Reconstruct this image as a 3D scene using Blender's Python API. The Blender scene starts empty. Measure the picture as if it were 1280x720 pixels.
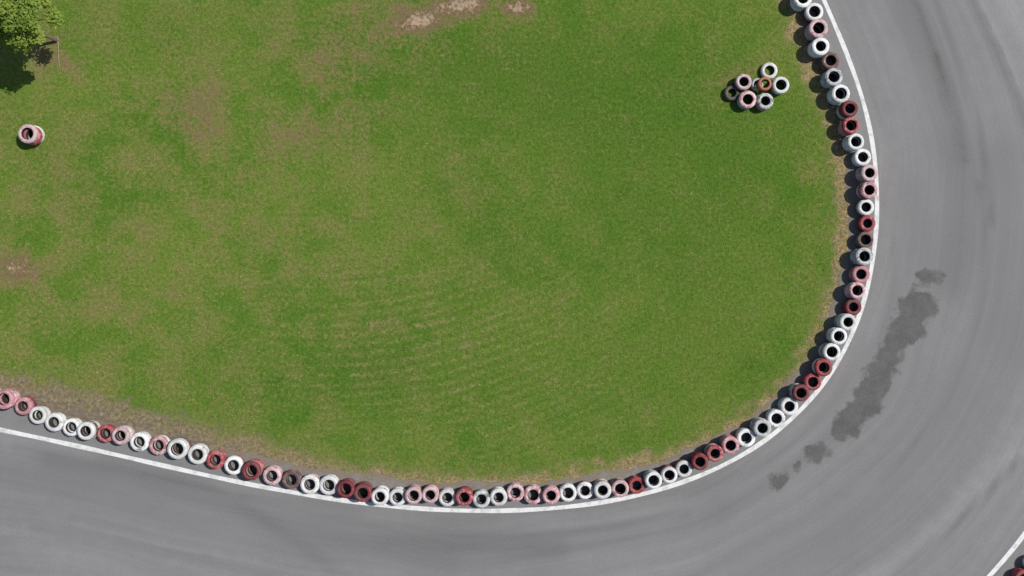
import bpy, math, random, bmesh
import numpy as np
from mathutils import Vector
random.seed(7); rng=np.random.default_rng(7)
S=40.0; H=26.7
def W(px,py,h=0.0):
    k=(H-h)/H/S
    return ((px-640)*k,(360-py)*k)
scene=bpy.context.scene
col=scene.collection
def link(o): col.objects.link(o); return o

# ---------------------------------------------------------------- curves
def catmull(P,n=24):
    P=[np.array(p,float) for p in P]
    P=[2*P[0]-P[1]]+P+[2*P[-1]-P[-2]]
    out=[]
    for i in range(1,len(P)-2):
        a,b,c,d=P[i-1:i+3]
        for t in np.linspace(0,1,n,endpoint=False):
            out.append(0.5*((2*b)+(-a+c)*t+(2*a-5*b+4*c-d)*t*t+(-a+3*b-3*c+d)*t**3))
    out.append(P[-2]); return np.array(out)
def resample(Q,step):
    L=np.r_[0,np.cumsum(np.linalg.norm(np.diff(Q,axis=0),axis=1))]
    n=int(L[-1]/step)+1
    s=np.linspace(0,L[-1],n)
    return np.c_[np.interp(s,L,Q[:,0]),np.interp(s,L,Q[:,1])],s
def smooth(Q,k):
    w=np.exp(-0.5*(np.arange(-3*k,3*k+1)/k)**2); w/=w.sum()
    R=Q.copy()
    for c in range(2):
        p=np.r_[2*Q[0,c]-Q[1:3*k+1,c][::-1],Q[:,c],2*Q[-1,c]-Q[-3*k-1:-1,c][::-1]]
        R[:,c]=np.convolve(p,w,'valid')
    return R
line_px=[(780,-560),(900,-290),(962,-150),(1000,-65),(1030,0),(1060,70),(1081,130),(1092,180),(1097,232),(1096,290),(1088,350),(1072,405),(1045,460),(1010,505),(960,550),(900,585),(840,608),(780,624),(700,635),(620,639),(540,637),(460,630),(380,618),(300,603),(200,581),(100,558),(0,537),(-150,507),(-400,457),(-800,377)]
edge_px=[(720,-560),(860,-260),(928,-120),(965,-40),(985,0),(996,35),(1012,75),(1035,130),(1049,180),(1056,230),(1057,290),(1052,340),(1038,392),(1013,447),(978,492),(930,531),(862,564),(785,587),(700,601),(620,605),(540,605),(470,599),(400,585),(345,569),(280,550),(200,528),(130,508),(60,488),(0,478),(-150,450),(-400,400),(-800,320)]
LN,Ls=resample(catmull([W(*p) for p in line_px]),0.15)
LN=smooth(LN,6)
T=np.gradient(LN,axis=0); T/=np.linalg.norm(T,axis=1)[:,None]
NRM=np.c_[-T[:,1],T[:,0]]
if (NRM[len(NRM)//2]@(LN[len(LN)//2]-np.array([0,3])))<0: NRM=-NRM
EG,_=resample(catmull([W(*p) for p in edge_px]),0.25)
def sdist(P,C,chunk=4000):
    A=C[:-1]; D=C[1:]-A; DD=(D**2).sum(1)
    out=np.empty(len(P))
    for i in range(0,len(P),chunk):
        p=P[i:i+chunk][:,None,:]-A[None]
        t=np.clip((p*D).sum(2)/DD,0,1)
        q=p-t[...,None]*D
        d2=(q**2).sum(2); j=d2.argmin(1); r=np.arange(len(j))
        cr=D[j,0]*p[r,j,1]-D[j,1]*p[r,j,0]
        out[i:i+chunk]=np.sqrt(d2[r,j])*np.sign(cr)
    return out
SG=np.sign(sdist(np.array([[0.,0.]]),EG))[0]
def grass_sd(P): return sdist(P,EG)*SG

def gauss(P,lst):
    v=np.zeros(len(P))
    for (px,py,rx,ry,a) in lst:
        x,y=W(px,py)
        v+=a*np.exp(-0.5*(((P[:,0]-x)*S/rx)**2+((P[:,1]-y)*S/ry)**2))
    return v
BROWN=[(240,125,38,20,.72),(232,165,26,16,.50),(22,330,20,12,.95),(15,350,45,16,.40),(648,8,12,7,1.1),(585,4,26,9,.95),(527,28,14,8,.85),(550,15,60,18,.55),(480,30,60,25,.45),(60,55,30,24,.60),(85,85,24,14,.38),(400,60,60,30,.28),(380,170,60,30,.28),(320,200,60,30,.22),(330,290,110,25,.22),(110,250,70,45,.16),(430,155,60,25,.28),(500,405,60,8,.38),(430,340,80,16,.25),(590,430,50,14,.22),(600,380,90,50,.06),(250,370,90,20,.16),(930,92,26,10,.55),(905,110,12,12,.4),(690,25,40,14,.30),(100,400,90,40,.12),(420,90,40,20,.28),(610,200,60,30,.10),(560,250,100,20,.14),(150,330,60,30,.14),(590,580,120,8,.2),(1040,170,10,60,.3),(940,515,60,16,.15),(300,250,60,20,.16)]
DARK=[(345,478,8,8,.9),(565,60,120,45,.45),(700,120,160,60,.5),(850,180,120,80,.4),(700,470,220,60,.35),(780,240,9,6,.4),(310,295,16,8,.4),(450,470,60,30,.4),(940,455,9,7,.6),(870,640,4,4,.1),(200,40,80,30,.4),(640,300,120,50,.3),(900,330,80,100,.4),(300,480,150,40,.3),(60,200,60,40,.2)]
STR=[(470,440,120,60,1.0),(620,420,110,70,.9),(430,350,70,30,.6),(820,330,70,60,.3),(700,530,120,40,.6)]
def browns(P,s):
    x=(P[:,0]>6)*np.clip((P[:,0]-6)/3,0,1)
    a=sum(k*np.exp(-((s-d)/.07)**2) for d,k in ((.95,.30),(1.35,.26),(2.1,.2),(2.5,.2)))
    return gauss(P,BROWN)+a*x

def setattr_f(me,name,v):
    a=me.attributes.new(name,'FLOAT','POINT'); a.data.foreach_set('value',np.asarray(v,dtype=np.float32))

def tri_mesh(name,V,F):
    me=bpy.data.meshes.new(name); F=np.asarray(F,dtype=np.int32); k=F.shape[1]
    me.vertices.add(len(V)); me.vertices.foreach_set('co',np.asarray(V,dtype=np.float32).ravel())
    me.loops.add(F.size); me.loops.foreach_set('vertex_index',F.ravel())
    me.polygons.add(len(F)); me.polygons.foreach_set('loop_start',np.arange(0,F.size,k,dtype=np.int32))
    me.update(calc_edges=True); return me
def grid_mesh(name,V,nx,ny):
    idx=np.arange(nx*ny).reshape(ny,nx)
    F=np.stack([idx[:-1,:-1],idx[:-1,1:],idx[1:,1:],idx[1:,:-1]],-1).reshape(-1,4)
    return tri_mesh(name,V,F)

# ---------------------------------------------------------------- node helpers
class NB:
    def __init__(s,name):
        s.m=bpy.data.materials.new(name); s.m.use_nodes=True
        s.nt=s.m.node_tree; s.n=s.nt.nodes; s.l=s.nt.links
        s.b=s.n['Principled BSDF']; s.b.inputs['Roughness'].default_value=.85
        s.b.inputs['Specular IOR Level'].default_value=.25
    def _set(s,inp,v):
        if isinstance(v,bpy.types.NodeSocket): s.l.new(v,inp)
        elif v is not None:
            if hasattr(inp.default_value,'__len__') and not isinstance(v,(int,float)):
                v=tuple(v); 
                if len(inp.default_value)==4 and len(v)==3: v=v+(1,)
            inp.default_value=v
    def attr(s,name):
        a=s.n.new('ShaderNodeAttribute'); a.attribute_name=name; return a.outputs['Fac']
    def noise(s,vec,scale,detail=4,rough=.55,dist=0):
        t=s.n.new('ShaderNodeTexNoise'); s._set(t.inputs['Vector'],vec)
        t.inputs['Scale'].default_value=scale; t.inputs['Detail'].default_value=detail
        t.inputs['Roughness'].default_value=rough; t.inputs['Distortion'].default_value=dist
        return t.outputs['Fac']
    def math(s,op,a,b=None,c=None,clamp=False):
        t=s.n.new('ShaderNodeMath'); t.operation=op; t.use_clamp=clamp
        s._set(t.inputs[0],a)
        if b is not None: s._set(t.inputs[1],b)
        if c is not None: s._set(t.inputs[2],c)
        return t.outputs[0]
    def add(s,a,b): return s.math('ADD',a,b)
    def mul(s,a,b): return s.math('MULTIPLY',a,b)
    def rng(s,v,a,b,c=0.,d=1.):
        t=s.n.new('ShaderNodeMapRange'); s._set(t.inputs[0],v)
        for i,x in zip((1,2,3,4),(a,b,c,d)): t.inputs[i].default_value=x
        return t.outputs[0]
    def mix(s,f,a,b,mode='MIX'):
        t=s.n.new('ShaderNodeMix'); t.data_type='RGBA'; t.blend_type=mode
        s._set(t.inputs[0],f); s._set(t.inputs[6],a); s._set(t.inputs[7],b); return t.outputs[2]
    def vmul(s,v,xyz):
        t=s.n.new('ShaderNodeVectorMath'); t.operation='MULTIPLY'; s._set(t.inputs[0],v); t.inputs[1].default_value=xyz; return t.outputs[0]
    def vadd(s,a,b):
        t=s.n.new('ShaderNodeVectorMath'); t.operation='ADD'; s._set(t.inputs[0],a); s._set(t.inputs[1],b); return t.outputs[0]
    def pos(s): return s.n.new('ShaderNodeNewGeometry').outputs['Position']
    def bump(s,h,strength,dist):
        t=s.n.new('ShaderNodeBump'); s._set(t.inputs['Height'],h); t.inputs['Strength'].default_value=strength
        t.inputs['Distance'].default_value=dist; s.l.new(t.outputs[0],s.b.inputs['Normal'])
    def out(s,c): s._set(s.b.inputs['Base Color'],c)

def grass_colour(b,gain):
    p=b.vmul(b.pos(),(1,1,0))
    g=lambda c:tuple(x*gain for x in c)
    big=b.noise(p,.22,3,.55); mid=b.noise(p,.9,5,.68); m2=b.noise(b.vadd(p,(31,7,0)),3.2,4,.7); fine=b.noise(p,9,3,.7); vf=b.noise(p,34,2,.75)
    c=b.mix(b.rng(big,.38,.62),g((.074,.142,.017)),g((.112,.168,.026)))
    c=b.mix(b.rng(mid,.41,.63,0,.7),c,g((.146,.178,.037)))
    c=b.mix(b.rng(m2,.50,.68,0,.6),c,g((.058,.112,.014)))
    c=b.mix(b.mul(b.attr('dark'),b.rng(mid,.3,.6,.5,1.)),c,g((.055,.120,.013)))
    yl=b.n.new('ShaderNodeSeparateXYZ'); b.l.new(p,yl.inputs[0])
    yf=b.mul(b.rng(yl.outputs[0],3,-15,.0,.6),b.rng(b.add(mid,b.rng(fine,.3,.7,-.10,.10)),.43,.61))
    c=b.mix(yf,c,g((.162,.156,.050)))
    c=b.mix(b.rng(b.add(fine,b.mul(mid,.5)),.86,.98,0,.30),c,g((.19,.160,.066)))
    br=b.attr('brown')
    t=b.add(br,b.rng(mid,.32,.68,-.32,.32)); t=b.add(t,b.rng(fine,.3,.7,-.32,.32)); t=b.add(t,b.rng(m2,.3,.7,-.24,.24))
    c=b.mix(b.rng(t,.20,.76,0,.75),c,g((.165,.138,.056)))
    c=b.mix(b.rng(t,.64,.98,0,.75),c,g((.165,.108,.066)))
    c=b.mix(b.rng(t,1.10,1.5,0,.9),c,g((.34,.25,.17)))
    w=b.n.new('ShaderNodeTexWave'); w.wave_type='RINGS'; w.rings_direction='SPHERICAL'
    b._set(w.inputs['Vector'],b.vadd(p,(6.0,-15.0,0))); w.inputs['Scale'].default_value=1.0; w.inputs['Distortion'].default_value=2.4; w.inputs['Detail'].default_value=4; w.inputs['Detail Scale'].default_value=1.1
    sa=b.attr('stripe')
    st=b.mul(sa,b.mul(b.rng(w.outputs['Fac'],.5,1,0,.65),b.rng(m2,.42,.60)))
    c=b.mix(b.mul(st,b.rng(fine,.36,.58)),c,g((.18,.172,.064)))
    c=b.mix(b.mul(sa,b.rng(w.outputs['Fac'],.35,0,0,.20)),c,g((.060,.120,.014)))
    e=b.attr('edge')
    e1=b.add(e,b.rng(b.noise(p,1.8,4,.7),.3,.7,-.36,.36)); e1=b.add(e1,b.rng(fine,.3,.7,-.26,.26))
    dry=b.mix(b.rng(b.add(vf,fine),.8,1.2),g((.15,.108,.056)),g((.35,.262,.140)))
    dry=b.mix(b.rng(yl.outputs[0],-2,-10,0,.55),dry,(.14,.120,.090))
    c=b.mix(b.rng(e1,.46,.12,0,.92),c,dry)
    dirt=b.mix(b.rng(vf,.3,.7),(.095,.076,.055),(.26,.21,.145))
    dirt=b.mix(b.rng(m2,.35,.62,0,.8),dirt,(.26,.19,.11))
    dirt=b.mix(b.rng(yl.outputs[0],-2,-10,0,.65),dirt,(.138,.122,.105))
    c=b.mix(b.rng(e1,-.12,-.38),c,dirt)
    v=b.mul(b.rng(fine,.25,.75,.70,1.30),b.rng(vf,.25,.75,.62,1.38))
    v=b.mul(v,b.rng(m2,.3,.7,.92,1.08))
    return b.mix(1.0,c,v,'MULTIPLY') , vf, fine

# ---------------------------------------------------------------- ground
xs=np.r_[-400,-200,-100,-60,-40,-28,-22,-19,np.arange(-17.5,17.51,.125),19,22,28,40,60,100,200,400]
ys=np.r_[-400,-200,-100,-60,-40,-25,-15,-12,np.arange(-10.5,10.51,.125),12,15,25,40,60,100,200,400]
X,Y=np.meshgrid(xs,ys); P=np.c_[X.ravel(),Y.ravel()]
sd=grass_sd(P)
def und(x,y,s):
    u=.02*np.sin(x*.35+1)*np.sin(y*.42)+.012*np.sin(x*1.1+y*.8)
    return np.maximum(u*np.clip((s-.3)/2.,0,1),0)*1.2*(np.abs(x)<18)*(np.abs(y)<11)
def terrain(x,y):
    x=np.atleast_1d(x); y=np.atleast_1d(y)
    return und(x,y,grass_sd(np.c_[x,y]))
me=grid_mesh('ground',np.c_[P,und(P[:,0],P[:,1],sd)],len(xs),len(ys))
OUT=LN+NRM*9.6
A_out=sdist(P,OUT)
sgn_o=np.sign(sdist(np.array([[0.,0.]]),OUT))[0]
eo=-(A_out*sgn_o)
edge=np.where(sd>0,sd,np.where(eo>-.5,eo,sd))
setattr_f(me,'edge',edge); setattr_f(me,'brown',browns(P,sd)); setattr_f(me,'dark',gauss(P,DARK)); setattr_f(me,'stripe',gauss(P,STR))
ground=link(bpy.data.objects.new('ground',me)); ground['kind']='structure'; ground['label']='mown green grass infield with dry brown patches'
b=NB('grass_ground'); 
c,vf,fine=grass_colour(b,1.08)
b.out(c); b.bump(b.add(vf,fine),.6,.04); b.b.inputs['Roughness'].default_value=1; b.b.inputs['Specular IOR Level'].default_value=.05
me.materials.append(b.m)

# ---------------------------------------------------------------- grass blades
N=105000
bx=rng.uniform(-17.2,15,N); by=rng.uniform(-8,10,N)
PP=np.c_[bx,by]; s=grass_sd(PP)
nz=np.sin(bx*2.1+np.sin(by*1.7)*2)*np.sin(by*2.6+np.sin(bx*1.3)*2)
br=gauss(PP,BROWN)
keep=(s+.16*nz+rng.normal(0,.10,N)>.08)&(rng.random(N)>np.clip(br*.8-.1,0,.8))&(rng.random(N)<np.clip(.25+s*.9,0,1))
bx,by=bx[keep],by[keep]; n=len(bx)
bz=terrain(bx,by)
K=2
bx=np.repeat(bx,K)+rng.normal(0,.022,n*K); by=np.repeat(by,K)+rng.normal(0,.022,n*K); bz=np.repeat(bz,K)
n=n*K
an=rng.uniform(0,2*np.pi,n); lean=rng.uniform(.015,.055,n); hh=rng.uniform(.012,.034,n); wd=rng.uniform(.004,.009,n)
ca,sa=np.cos(an),np.sin(an)
v0=np.c_[bx-sa*wd,by+ca*wd,bz-.002]; v1=np.c_[bx+sa*wd,by-ca*wd,bz-.002]
v2=np.c_[bx+ca*lean*.5+sa*wd*.8,by+sa*lean*.5-ca*wd*.8,bz+hh*.75]; v3=np.c_[bx+ca*lean*.5-sa*wd*.8,by+sa*lean*.5+ca*wd*.8,bz+hh*.75]
v4=np.c_[bx+ca*lean,by+sa*lean,bz+hh]
V=np.stack([v0,v1,v2,v3,v4],1).reshape(-1,3); i0=np.arange(n)*5
F=np.r_[np.c_[i0,i0+1,i0+2],np.c_[i0,i0+2,i0+3],np.c_[i0+3,i0+2,i0+4]]
gm=tri_mesh('grass',V,F)
base=np.c_[bx,by]; sb=grass_sd(base)
rp=lambda a:np.repeat(a,5)
setattr_f(gm,'edge',rp(sb+.06)); setattr_f(gm,'brown',rp(browns(base,sb))); setattr_f(gm,'dark',rp(gauss(base,DARK))); setattr_f(gm,'stripe',rp(gauss(base,STR)))
setattr_f(gm,'rnd',rp(rng.random(n)))
grass=link(bpy.data.objects.new('grass',gm)); grass['kind']='stuff'; grass['label']='short mown grass blades over the infield'
b=NB('grass_blade'); c,_,_=grass_colour(b,1.42)
c=b.mix(1.0,c,b.rng(b.attr('rnd'),0,1,.78,1.26),'MULTIPLY')
b.out(c); b.b.inputs['Roughness'].default_value=.7
gm.materials.append(b.m)

# ---------------------------------------------------------------- asphalt track
us=np.r_[-.93,-.87,-.72,np.arange(-.6,9.61,.2)]
nl=len(LN); nu=len(us)
jit=.05*np.sin(Ls*1.7)+.03*np.sin(Ls*4.3+1)+.02*np.sin(Ls*11)
G=np.empty((nl,nu,3)); 
for j,u in enumerate(us):
    uu=u+(jit if j<2 else 0)
    G[:,j,:2]=LN+NRM*(uu*np.ones(nl))[:,None]
    G[:,j,2]=.006 if j>0 else -.01
G=G.reshape(-1,3)
tm=grid_mesh('track',G,nu,nl)
if tm.polygons[0].normal.z<0: tm.flip_normals()
setattr_f(tm,'u',np.tile(us,nl)); setattr_f(tm,'v',np.repeat(Ls,nu))
GP=G[:,:2]
poly=[(1138,360),(1158,362),(1174,374),(1174,390),(1156,402),(1158,418),(1136,432),(1124,442),(1124,460),(1114,482),(1106,500),(1100,516),(1080,528),(1072,546),(1056,553),(1042,549),(1038,532),(1046,512),(1062,505),(1068,484),(1082,462),(1098,442),(1106,418),(1118,394),(1126,370)]
pw=np.array([W(*p) for p in poly]); pc=np.r_[pw,pw[:1]]
d=np.abs(sdist(GP,pc))
inside=np.zeros(len(GP),bool); j=len(pw)-1
for i in range(len(pw)):
    xi,yi=pw[i]; xj,yj=pw[j]
    cnd=((yi>GP[:,1])!=(yj>GP[:,1]))&(GP[:,0]<(xj-xi)*(GP[:,1]-yi)/(yj-yi+1e-12)+xi); inside^=cnd; j=i
sdp=np.where(inside,d,-d)*1.0
for (px,py,rx,ry) in [(1160,346,17,10),(1020,565,17,12),(996,583,7,7),(973,602,13,12)]:
    x,y=W(px,py); q=np.hypot((GP[:,0]-x)*S/rx,(GP[:,1]-y)*S/ry)
    sdp=np.maximum(sdp,(1-q)*min(rx,ry)/S*1.3)
setattr_f(tm,'patch',np.clip(sdp,-1,1))
ARCS=[([(1110,-40),(1150,40),(1178,110),(1195,190),(1200,270),(1190,350)],18,.6),
([(1170,70),(1192,130),(1205,200)],4,.5),
([(60,575),(180,600),(300,640),(420,668),(560,682),(700,684)],9,.5),
([(130,570),(240,600),(330,650),(400,700),(440,740)],6,.35),
([(-20,590),(120,625),(260,665),(400,692),(560,705)],14,.35),
([(-20,640),(150,672),(330,705),(500,730)],20,-.15),
([(1290,560),(1240,610),(1180,668),(1110,730)],2.5,.8),
([(1290,545),(1230,598),(1165,660),(1090,715),(1050,740)],10,-.35),
([(1140,240),(1150,320),(1130,400),(1085,500),(1000,575),(900,625)],18,.30),
([(1250,200),(1262,300),(1250,400),(1210,500),(1140,590),(1040,670),(930,715)],24,.35),
([(1225,230),(1232,320),(1215,420),(1170,520),(1100,600)],3,.5),
([(1120,300),(1112,380),(1075,460),(1020,530),(950,580),(860,620)],3,.45),
([(1160,-20),(1200,80),(1228,180),(1240,280)],3,.55),
([(1135,-20),(1165,60),(1185,140)],3,.5),
([(860,640),(740,662),(600,668),(460,655),(300,622)],3,.45),
([(20,560),(160,590),(310,618),(450,640)],3,.45),
([(40,660),(200,690),(340,720)],3,.45),
([(900,640),(780,665),(640,680),(480,672)],16,.25),
([(1105,150),(1112,250),(1105,340),(1085,410)],7,-.2)]
sm=np.zeros(len(GP))
for pts,wpx,a in ARCS:
    C=catmull([W(*p) for p in pts],8); dd=np.abs(sdist(GP,C)); sm+=a*np.exp(-.5*(dd*S/wpx)**2)
setattr_f(tm,'smear',sm)
C=catmull([W(*p) for p in [(1165,-140),(1205,-40),(1232,20),(1258,75),(1290,150),(1330,260),(1345,400)]],10)
pl=sdist(GP,C); i=np.argmin(np.hypot(GP[:,0]-W(1275,10)[0],GP[:,1]-W(1275,10)[1])); pl*=np.sign(pl[i]); setattr_f(tm,'pale',np.clip(pl,-2,2))
track=link(bpy.data.objects.new('road',tm)); track['kind']='structure'; track['label']='grey weathered asphalt kart track bend'
b=NB('asphalt')
p=b.vmul(b.pos(),(1,1,0))
cv=b.n.new('ShaderNodeCombineXYZ'); b.l.new(b.attr('u'),cv.inputs[0]); b.l.new(b.attr('v'),cv.inputs[1]); uv=cv.outputs[0]
wob=b.n.new('ShaderNodeTexNoise'); b.l.new(p,wob.inputs['Vector']); wob.inputs['Scale'].default_value=.15; wob.inputs['Detail'].default_value=1
uvw=b.vadd(uv,b.vmul(wob.outputs['Color'],(1.6,0,0)))
s1=b.noise(b.vmul(uvw,(1.3,.045,1)),1,4,.6); s2=b.noise(b.vmul(uvw,(8,.10,1)),1,3,.6)
big=b.noise(p,.3,3,.5); mid=b.noise(p,2.2,5,.7); gr=b.noise(p,20,3,.8); gr2=b.noise(p,60,2,.8)
A=.195
val=b.mul(b.rng(s1,.3,.7,.87,1.09),b.rng(s2,.3,.7,.965,1.035))
val=b.mul(val,b.rng(big,.3,.7,.95,1.05)); val=b.mul(val,b.rng(mid,.3,.7,.95,1.05))
val=b.mul(val,b.rng(gr,.25,.75,.86,1.14)); val=b.mul(val,b.rng(gr2,.25,.75,.76,1.24))
smn=b.mul(b.attr('smear'),b.rng(b.add(s1,mid),.7,1.3,.5,1.4))
val=b.mul(val,b.math('SUBTRACT',1.0,b.mul(smn,.32)))
pa=b.add(b.attr('pale'),b.rng(mid,.3,.7,-.03,.03))
val=b.mul(val,b.rng(pa,-.02,.03,1.0,1.17))
val=b.mul(val,b.rng(b.math('ABSOLUTE',b.add(pa,.20)),0,.28,.80,1.0))
c=b.mix(1.0,(A*1.01,A*.985,A*.965),val,'MULTIPLY')
pe=b.add(b.attr('patch'),b.rng(b.noise(p,3.0,4,.5),.3,.7,-.15,.15))
pm=b.rng(pe,-.05,.10,0,1)
pcv=b.mix(1.0,(.094,.091,.087),b.mul(b.rng(b.noise(p,20,3,.8),.3,.7,.78,1.22),b.rng(mid,.3,.7,.80,1.20)),'MULTIPLY')
c=b.mix(b.mul(pm,.92),c,pcv)
du=b.add(b.attr('u'),b.rng(mid,.3,.7,-.2,.2)); du=b.add(du,b.rng(b.noise(p,12,4,.7),.3,.7,-.18,.18))
c=b.mix(b.rng(du,-.56,-.84,0,.85),c,b.mix(gr,(.12,.095,.066),(.23,.185,.125)))
b.out(c); b.bump(gr2,.35,.01); b.b.inputs['Roughness'].default_value=.8; b.b.inputs['Specular IOR Level'].default_value=.3
tm.materials.append(b.m)

# ---------------------------------------------------------------- painted lines
def paint(name,off,w,label):
    G=np.empty((nl,2,3))
    ww=w/2+.006*np.sin(Ls*2.3)
    for j,sg in enumerate((-1,1)):
        G[:,j,:2]=LN+NRM*(off+sg*ww)[:,None]; G[:,j,2]=.010
    m=grid_mesh(name,G.reshape(-1,3),2,nl)
    if m.polygons[0].normal.z<0: m.flip_normals()
    m.materials.append(LM); o=link(bpy.data.objects.new(name,m)); o['kind']='structure'; o['label']=label
b=NB('line_paint'); p=b.pos()
n1=b.noise(p,3,5,.7); n2=b.noise(p,30,3,.8)
wr=b.add(n1,b.mul(n2,.5))
c=b.mix(b.rng(wr,.72,.98,0,.75),b.mix(n1,(.74,.74,.73),(.60,.60,.58)),(.30,.30,.29))
b.out(c); LM=b.m
paint('painted_line',0.0,.135,'white painted track edge line')
paint('painted_line',7.85,.14,'white painted outer edge line')

# ---------------------------------------------------------------- tyres
TR,TW=.26,.165
def tyre_mesh(seg=48,bead=.60):
    half=[(bead,.36),(bead+.01,.42),(bead+.05,.455),(bead+.09,.475),(.73,.492),(.78,.50),(.84,.487),(.845,.470),(.91,.45),(.965,.38),(.99,.30),(1.0,.22),(1.0,.155),(.972,.15),(.972,.105),(1.0,.10),(1.0,.025)]
    prof=half+[(.972,.02),(.972,-.02)]+[(r,-z) for r,z in half[::-1]]
    inner=[(bead+.02,-.30),(.86,-.34),(.93,-.20),(.945,0),(.93,.20),(.86,.34),(bead+.02,.30)]
    full=prof+inner; m=len(full)
    V=[];F=[]; mi=[]
    for i in range(seg):
        a=2*math.pi*i/seg
        for k,(r,z) in enumerate(full):
            rr=r
            if k<len(prof) and abs(z)>.12 and abs(z)<.42 and r>.9 and i%3==0: rr=r-.022
            V.append((rr*TR*math.cos(a),rr*TR*math.sin(a),z*TW))
    for i in range(seg):
        for k in range(m):
            a=i*m+k; bb=i*m+(k+1)%m; cc=((i+1)%seg)*m+(k+1)%m; d=((i+1)%seg)*m+k
            F.append((a,d,cc,bb)); mi.append(1 if k>=len(prof)-1 else 0)
    me=tri_mesh('tyre',np.array(V),F)
    me.polygons.foreach_set('material_index',mi); me.polygons.foreach_set('use_smooth',[True]*len(F))
    me.update()
    bm=bmesh.new(); bm.from_mesh(me); bmesh.ops.recalc_face_normals(bm,faces=bm.faces); bm.to_mesh(me); bm.free()
    return me
bases=[tyre_mesh(bead=.53),tyre_mesh(bead=.57),tyre_mesh(bead=.61)]
rb=NB('tyre_rubber'); rb.out(rb.mix(rb.noise(rb.pos(),20),(.012,.012,.012),(.03,.028,.026)))
def paint_mat(name,c1,c2,wear,under=(.05,.047,.045),alt=None):
    b=NB(name)
    tc=b.n.new('ShaderNodeTexCoord').outputs['Object']
    oi=b.n.new('ShaderNodeObjectInfo').outputs['Random']
    cx=b.n.new('ShaderNodeCombineXYZ')
    b.l.new(b.mul(oi,57.),cx.inputs[0]); b.l.new(b.mul(oi,131.),cx.inputs[1]); b.l.new(b.mul(oi,17.),cx.inputs[2])
    q=b.vadd(tc,cx.outputs[0])
    n1=b.noise(q,7,5,.65); n2=b.noise(q,32,4,.75); n3=b.noise(q,3,2)
    c=b.mix(b.rng(n1,.35,.65),c1,c2)
    c=b.mix(1.0,c,b.rng(oi,0,1,.78,1.06),'MULTIPLY')
    if alt:
        na=b.noise(b.vadd(q,(9,3,5)),9,5,.7); c=b.mix(b.rng(b.add(na,b.mul(oi,.10)),.58,.66,0,.85),c,alt)
    t=b.add(n1,b.mul(n2,.6))
    t=b.add(t,b.mul(oi,.07))
    c=b.mix(b.rng(t,1.02-wear,1.12-wear,0,.85),c,under)
    ln=b.n.new('ShaderNodeVectorMath'); ln.operation='LENGTH'; b.l.new(b.vmul(tc,(1,1,0)),ln.inputs[0])
    r=b.add(ln.outputs['Value'],b.rng(n2,.3,.7,-.012,.012))
    c=b.mix(b.rng(r,.162,.146,0,.85),c,(.035,.032,.03))
    c=b.mix(b.rng(b.mul(n3,n2),.20,.40,0,.5),c,(.17,.14,.11))
    b.out(c); b.b.inputs['Roughness'].default_value=.6; b.bump(n2,.3,.004)
    return b.m
COL={
'W':(paint_mat('white_paint',(.80,.80,.78),(.65,.65,.63),.06),'white'),
'G':(paint_mat('dirty_white_paint',(.58,.60,.61),(.42,.43,.44),.14),'grimy greyish white'),
'P':(paint_mat('pink_paint',(.58,.29,.31),(.44,.17,.19),.10,alt=(.66,.54,.53)),'faded pink'),
'Q':(paint_mat('pale_pink_paint',(.72,.57,.56),(.56,.34,.35),.10,alt=(.38,.12,.14)),'pale pinkish white'),
'R':(paint_mat('red_paint',(.39,.050,.060),(.28,.032,.044),.11,alt=(.50,.22,.22)),'red'),
'D':(paint_mat('dark_red_paint',(.22,.026,.036),(.14,.017,.025),.14,alt=(.32,.06,.07)),'dark red'),
'B':(paint_mat('brown_paint',(.25,.13,.12),(.13,.06,.06),.22,alt=(.44,.30,.29)),'blackened pinkish brown'),
'K':(paint_mat('black_paint',(.045,.042,.04),(.09,.075,.07),.1),'bare black'),
'O':(paint_mat('orange_paint',(.62,.22,.12),(.50,.15,.08),.05),'orange')}
meshes={}
for k,(m,_) in COL.items():
    meshes[k]=[]
    for bt in bases:
        me=bt.copy(); me.name='tyre_'+COL[k][1].replace(' ','_'); me.materials.append(m); me.materials.append(rb.m); meshes[k].append(me)

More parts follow.
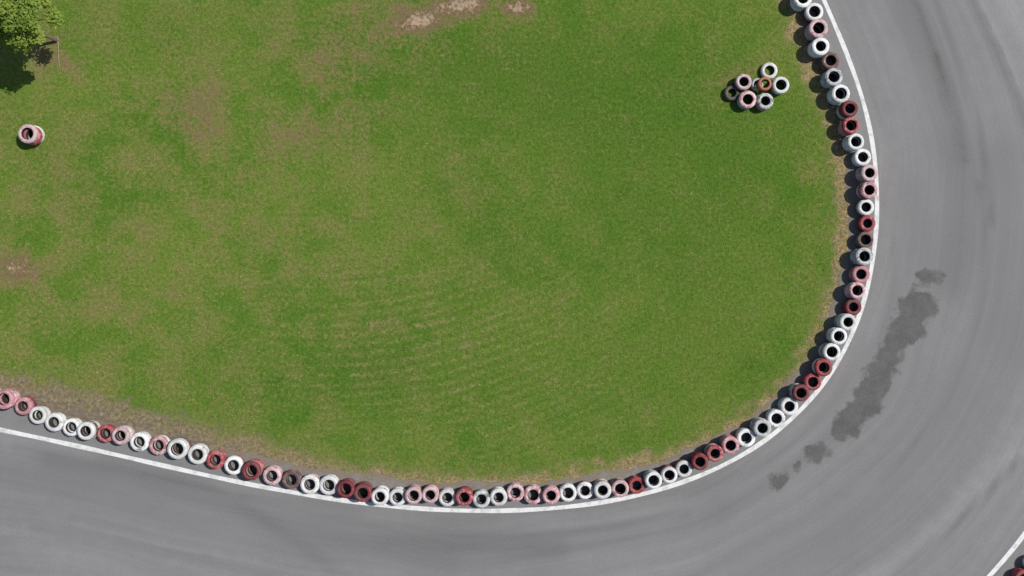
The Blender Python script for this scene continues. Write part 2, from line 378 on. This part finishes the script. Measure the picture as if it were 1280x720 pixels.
def stack(x,y,z,r,cols,label,group=None,jit=.018):
    e=bpy.data.objects.new('tyre_stack' if len(cols)>1 else 'single_tyre',None); e.empty_display_size=.2; e.location=(x,y,z); link(e)
    e['label']=label; e['category']='tyres' if len(cols)>1 else 'tyre'
    if group: e['group']=group
    n=len(cols)
    for i,c in enumerate(cols):
        t=bpy.data.objects.new('tyre',random.choice(meshes[c])); top=i==n-1
        rr=r*(1 if top else random.uniform(.95,1.0))
        jx,jy=(0,0) if top else (random.uniform(-jit,jit),random.uniform(-jit,jit))
        t.location=(jx,jy,TW/2+i*(TW+.0005)); t.rotation_euler=(0,0,random.uniform(0,6.28)); t.scale=(rr/TR,rr/TR,1)
        t.parent=e; link(t)
    return e
row=[(962,-62,'W'),(973,-41,'P'),(985,-20,'W'),(1003,0,'W'),(1016,15,'W'),(1022,37,'Q'),(1024,58,'W'),(1037,76,'B'),(1041,98,'G'),(1050,119,'W'),(1061,138,'D'),(1063,160,'R'),(1070,181,'W'),(1076,199,'W'),(1082,217,'Q'),(1084,237,'P'),(1080,257,'W'),(1082,277,'R'),(1080,297,'B'),(1078,319,'G'),(1075,342,'P'),(1069,361,'Q'),(1065,382,'D'),(1057,403,'W'),(1046,421,'W'),(1038,440,'W'),(1027,457,'R'),(1017,473,'R'),(1001,488,'D'),(987,505,'W'),(970,521,'W'),(951,534,'G'),(930,547,'W'),(908,557,'P'),(891,567,'R'),(874,575,'D'),(854,584,'W'),(835,592,'W'),(816,598,'W'),(796,604,'R'),(775,608,'Q'),(754,611,'W'),(734,611,'W'),(713,614,'W'),(691,617,'P'),(669,617,'Q'),(645,614,'Q'),(620,620,'W'),(599,622,'G'),(579,619,'R'),(559,621,'W'),(539,617,'Q'),(517,618,'Q'),(496,620,'W'),(476,619,'W'),(456,615,'D'),(433,610,'D'),(412,605,'W'),(389,604,'W'),(364,598,'B'),(340,593,'Q'),(314,587,'D'),(292,580,'W'),(269,573,'R'),(246,566,'W'),(223,560,'W'),(198,555,'P'),(171,550,'W'),(151,543,'Q'),(129,540,'R'),(109,537,'W'),(88,532,'W'),(67,525,'W'),(47,517,'W'),(28,506,'P'),(7,499,'P'),(-15,494,'W'),(-37,489,'W')]
hs=[3 if random.random()<.5 else 2 for _ in row]
pos=np.array([W(px,py,hs[i]*TW) for i,(px,py,c) in enumerate(row)])
rad=np.array([random.uniform(.284,.312) for _ in row])
for it in range(60):
    for i in range(len(row)-1):
        d=pos[i+1]-pos[i]; L=np.linalg.norm(d); ov=rad[i]+rad[i+1]-.022-L
        if ov>0:
            if it<20:
                a=max(i-1,0); bq=min(i+2,len(row)-1); tg=pos[bq]-pos[a]; tg/=np.linalg.norm(tg)
                pos[i]-=tg*ov*.2; pos[i+1]+=tg*ov*.2
            else: rad[i]-=ov*.5; rad[i+1]-=ov*.5
rad=np.maximum(rad,.255)
for i in range(len(row)):
    k=np.argmin(((LN-pos[i])**2).sum(1)); u=(pos[i]-LN[k])@NRM[k]
    pos[i]+=NRM[k]*min(.05,max(0,-.10-rad[i]-u))
GR='painted tyre stacks lining the track edge'
for i,(px,py,c) in enumerate(row):
    cols=[]
    for k in range(hs[i]-1):
        u=random.random()
        cols.append(c if u<.6 else random.choice('WPRDGQB'))
    cols.append(c)
    stack(pos[i,0],pos[i,1],.008,rad[i],cols,'tyre stack with %s top beside track line'%COL[c][1],GR,jit=.016)
def outer_at(px,py,n):
    x,y=W(px,py,.5); k=int(np.argmin(np.hypot(*(LN+NRM*8.5-np.array([x,y])).T)))
    step=.56; Q=LN+NRM*8.5
    cs='RWWDRWPW'
    s=np.r_[0,np.cumsum(np.linalg.norm(np.diff(Q,axis=0),axis=1))]
    for j in range(-n,n+1):
        t=s[k]+j*step; xx=np.interp(t,s,Q[:,0]); yy=np.interp(t,s,Q[:,1]); c=cs[j%8]
        stack(xx,yy,.008,.27,[c,c],'tyre stack with %s top by outer track line'%COL[c][1],GR,jit=.01)
outer_at(1279,716,2)
x,y=W(34,167,.5); stack(x,y,float(terrain(x,y)[0])+.002,.30,['W','R','Q'],'lone stack of worn pinkish white and red tyres',jit=.04)
HG='painted tyres heaped on the grass'
heap=[(962,88,1,['W'],.26),(930,102,2,['B','Q'],.25),(947,105,1,['G'],.195),(974,106,2,['G','W'],.265),(915,116,1,['K'],.235),(935,124,2,['G','Q'],.275),(957,126,2,['P','G'],.255)]
for px,py,n_,cols,r in heap:
    x,y=W(px,py,n_*TW)
    if px==974: x+=.06
    stack(x,y,float(terrain(x,y)[0])+.004,r,cols,('single %s tyre lying in grass heap' if n_==1 else 'short tyre stack with %s top in grass heap')%COL[cols[-1]][1],HG,jit=.01)
x,y=W(957.5,104.5,.33); stack(x-.03,y,TW+.012,.215,['O'],'orange tyre resting on top of other tyres',HG)

# ---------------------------------------------------------------- tree
cx,cy=W(6,15,2.8)
tree=bpy.data.objects.new('tree',None); tree.location=(cx,cy,0); link(tree)
tree['label']='young leafy green tree standing on the grass'; tree['category']='tree'
def tube(path,r0,r1,seg=9):
    V=[];F=[]; n=len(path)
    for i,p in enumerate(path):
        p=Vector(p); q=Vector(path[min(i+1,n-1)])-Vector(path[max(i-1,0)]); q.normalize()
        a=q.orthogonal().normalized(); bb=q.cross(a); r=r0+(r1-r0)*i/(n-1)
        for k in range(seg):
            t=2*math.pi*k/seg; V.append(p+a*math.cos(t)*r+bb*math.sin(t)*r)
    for i in range(n-1):
        for k in range(seg): F.append((i*seg+k,i*seg+(k+1)%seg,(i+1)*seg+(k+1)%seg,(i+1)*seg+k))
    return V,F
def merge(parts):
    V=[];F=[]
    for v,f in parts:
        o=len(V); V+=v; F+=[tuple(i+o for i in q) for q in f]
    return V,F
parts=[tube([(0,0,-.02),(-.12,.02,.5),(-.24,.03,1.1),(-.14,0,1.8),(0,0,2.4),(0,.02,3.2)],.055,.018)]
clus=[]
for k in range(36):
    a=k*2.4+random.uniform(-.3,.3); z0=1.65+k*.038; L=random.uniform(.5,1.08)*(1-.2*abs(k-12)/24)
    e=(math.cos(a)*L,math.sin(a)*L,z0+random.uniform(.15,.6))
    sx=-.18 if z0<2 else -.06
    parts.append(tube([(sx,0,z0),(e[0]*.5+sx*.5,e[1]*.5,z0+(e[2]-z0)*.6),e],.022,.006,6))
    clus.append((e,random.uniform(.18,.32)))
for k in range(18):
    a=random.uniform(0,6.28); rr=random.uniform(0,.7); clus.append(((math.cos(a)*rr,math.sin(a)*rr,random.uniform(2.3,3.3)),random.uniform(.2,.34)))
V,F=merge(parts); tk=bpy.data.meshes.new('trunk'); tk.from_pydata([tuple(v) for v in V],[],F); tk.update()
b=NB('bark'); b.out(b.mix(b.noise(b.vmul(b.pos(),(12,12,2)),2,5),(.10,.075,.05),(.20,.16,.12))); tk.materials.append(b.m)
t=link(bpy.data.objects.new('trunk',tk)); t.parent=tree
LV=[];LF=[];LR=[]
for (e,r) in clus:
    cr=random.random()
    for q in range(260):
        d=Vector((random.gauss(0,1),random.gauss(0,1),random.gauss(0,1))); d.normalize()
        pnt=Vector(e)+Vector((d.x,d.y,d.z*.7))*r*random.random()**.4*random.uniform(.8,1.2)
        nrm=(d*.4+Vector((random.gauss(0,.35)+.25,random.gauss(0,.35)+.1,1.0+random.gauss(0,.3)))).normalized()
        a=nrm.orthogonal().normalized(); bb=nrm.cross(a); th=random.uniform(0,6.28)
        a2=a*math.cos(th)+bb*math.sin(th); b2=nrm.cross(a2); l=random.uniform(.035,.062); w=l*.48
        o=len(LV); LV+=[pnt-a2*l,pnt+b2*w-nrm*.006,pnt+a2*l,pnt-b2*w-nrm*.006]; LF.append((o,o+1,o+2,o+3)); LR+=[cr*.5+random.random()*.5]*4
cm=tri_mesh('crown',np.array([tuple(v) for v in LV]),LF); setattr_f(cm,'rnd',LR)
b=NB('leaf'); b.out(b.mix(b.attr('rnd'),(.10,.175,.022),(.34,.41,.062))); b.b.inputs['Roughness'].default_value=.5
tr=b.n.new('ShaderNodeBsdfTranslucent'); tr.inputs[0].default_value=(.26,.38,.04,1)
ms=b.n.new('ShaderNodeMixShader'); ms.inputs[0].default_value=.3
b.l.new(b.b.outputs[0],ms.inputs[1]); b.l.new(tr.outputs[0],ms.inputs[2]); b.l.new(ms.outputs[0],b.n['Material Output'].inputs[0])
cm.materials.append(b.m); t=link(bpy.data.objects.new('crown',cm)); t.parent=tree

pts=[W(73,46)+(.02,),W(73.5,58)+(.025,),W(74,71)+(.025,),W(75,85)+(.02,)]
V,F=merge([tube(pts,.020,.014,7),tube([pts[2],W(69,79)+(.03,)],.010,.005,5)])
x0,y0=W(73,65); bmh=bpy.data.meshes.new('fallen_branch'); bmh.from_pydata([(v[0]-x0,v[1]-y0,v[2]) for v in V],[],F); bmh.update()
b=NB('dead_wood'); b.out(b.mix(b.noise(b.pos(),9),(.19,.145,.095),(.33,.26,.18))); bmh.materials.append(b.m)
o=link(bpy.data.objects.new('fallen_branch',bmh)); o.location=(x0,y0,0.015); o['label']='thin dry branch lying on grass beside the tree'; o['category']='branch'

# ---------------------------------------------------------------- gravel in the dirt strip
n=9000
k=rng.integers(40,len(LN)-40,n); off=-.95-np.abs(rng.normal(0,.28,n))+.1
gx=LN[k,0]+NRM[k,0]*off+rng.normal(0,.05,n); gy=LN[k,1]+NRM[k,1]*off+rng.normal(0,.05,n)
r=rng.uniform(.004,.013,n); 
oct_=np.array([(1,0,0),(0,1,0),(-1,0,0),(0,-1,0),(0,0,.7),(0,0,-.7)])
of=np.array([(0,1,4),(1,2,4),(2,3,4),(3,0,4),(1,0,5),(2,1,5),(3,2,5),(0,3,5)])
V=(oct_[None]*rng.uniform(.6,1.3,(n,6,1)))*r[:,None,None]+np.c_[gx,gy,.004+r*.4][:,None,:]
F=(of[None]+(np.arange(n)*6)[:,None,None]).reshape(-1,3)
gv=tri_mesh('gravel',V.reshape(-1,3),F); b=NB('stone'); b.out(b.mix(b.rng(b.noise(b.pos(),25,2),.35,.65),(.10,.09,.075),(.36,.31,.24))); gv.materials.append(b.m)
o=link(bpy.data.objects.new('gravel',gv)); o['kind']='stuff'; o['label']='loose gravel between the tyres and the grass'

# ---------------------------------------------------------------- light, camera
sun_el=math.radians(53); az=math.atan2(.93,.37)
to=Vector((math.sin(az)*math.cos(sun_el),math.cos(az)*math.cos(sun_el),math.sin(sun_el)))
sl=bpy.data.lights.new('sun','SUN'); sl.energy=4.3; sl.angle=math.radians(.5); sl.color=(1,.965,.92)
so=link(bpy.data.objects.new('sun',sl)); so.rotation_euler=to.to_track_quat('Z','Y').to_euler(); so.location=to*40
wd=bpy.data.worlds.new('World'); scene.world=wd; wd.use_nodes=True
nt=wd.node_tree; sk=nt.nodes.new('ShaderNodeTexSky'); sk.sky_type='NISHITA'; sk.sun_disc=False; sk.sun_elevation=sun_el; sk.sun_rotation=az
nt.links.new(sk.outputs[0],nt.nodes['Background'].inputs[0]); nt.nodes['Background'].inputs[1].default_value=.085
cam=bpy.data.cameras.new('camera'); cam.sensor_width=36; cam.lens=36*H/32; cam.clip_end=1500
co=link(bpy.data.objects.new('camera',cam)); co.location=(0,0,H); scene.camera=co
scene.view_settings.view_transform='Standard'; scene.view_settings.look='None'; scene.view_settings.exposure=0
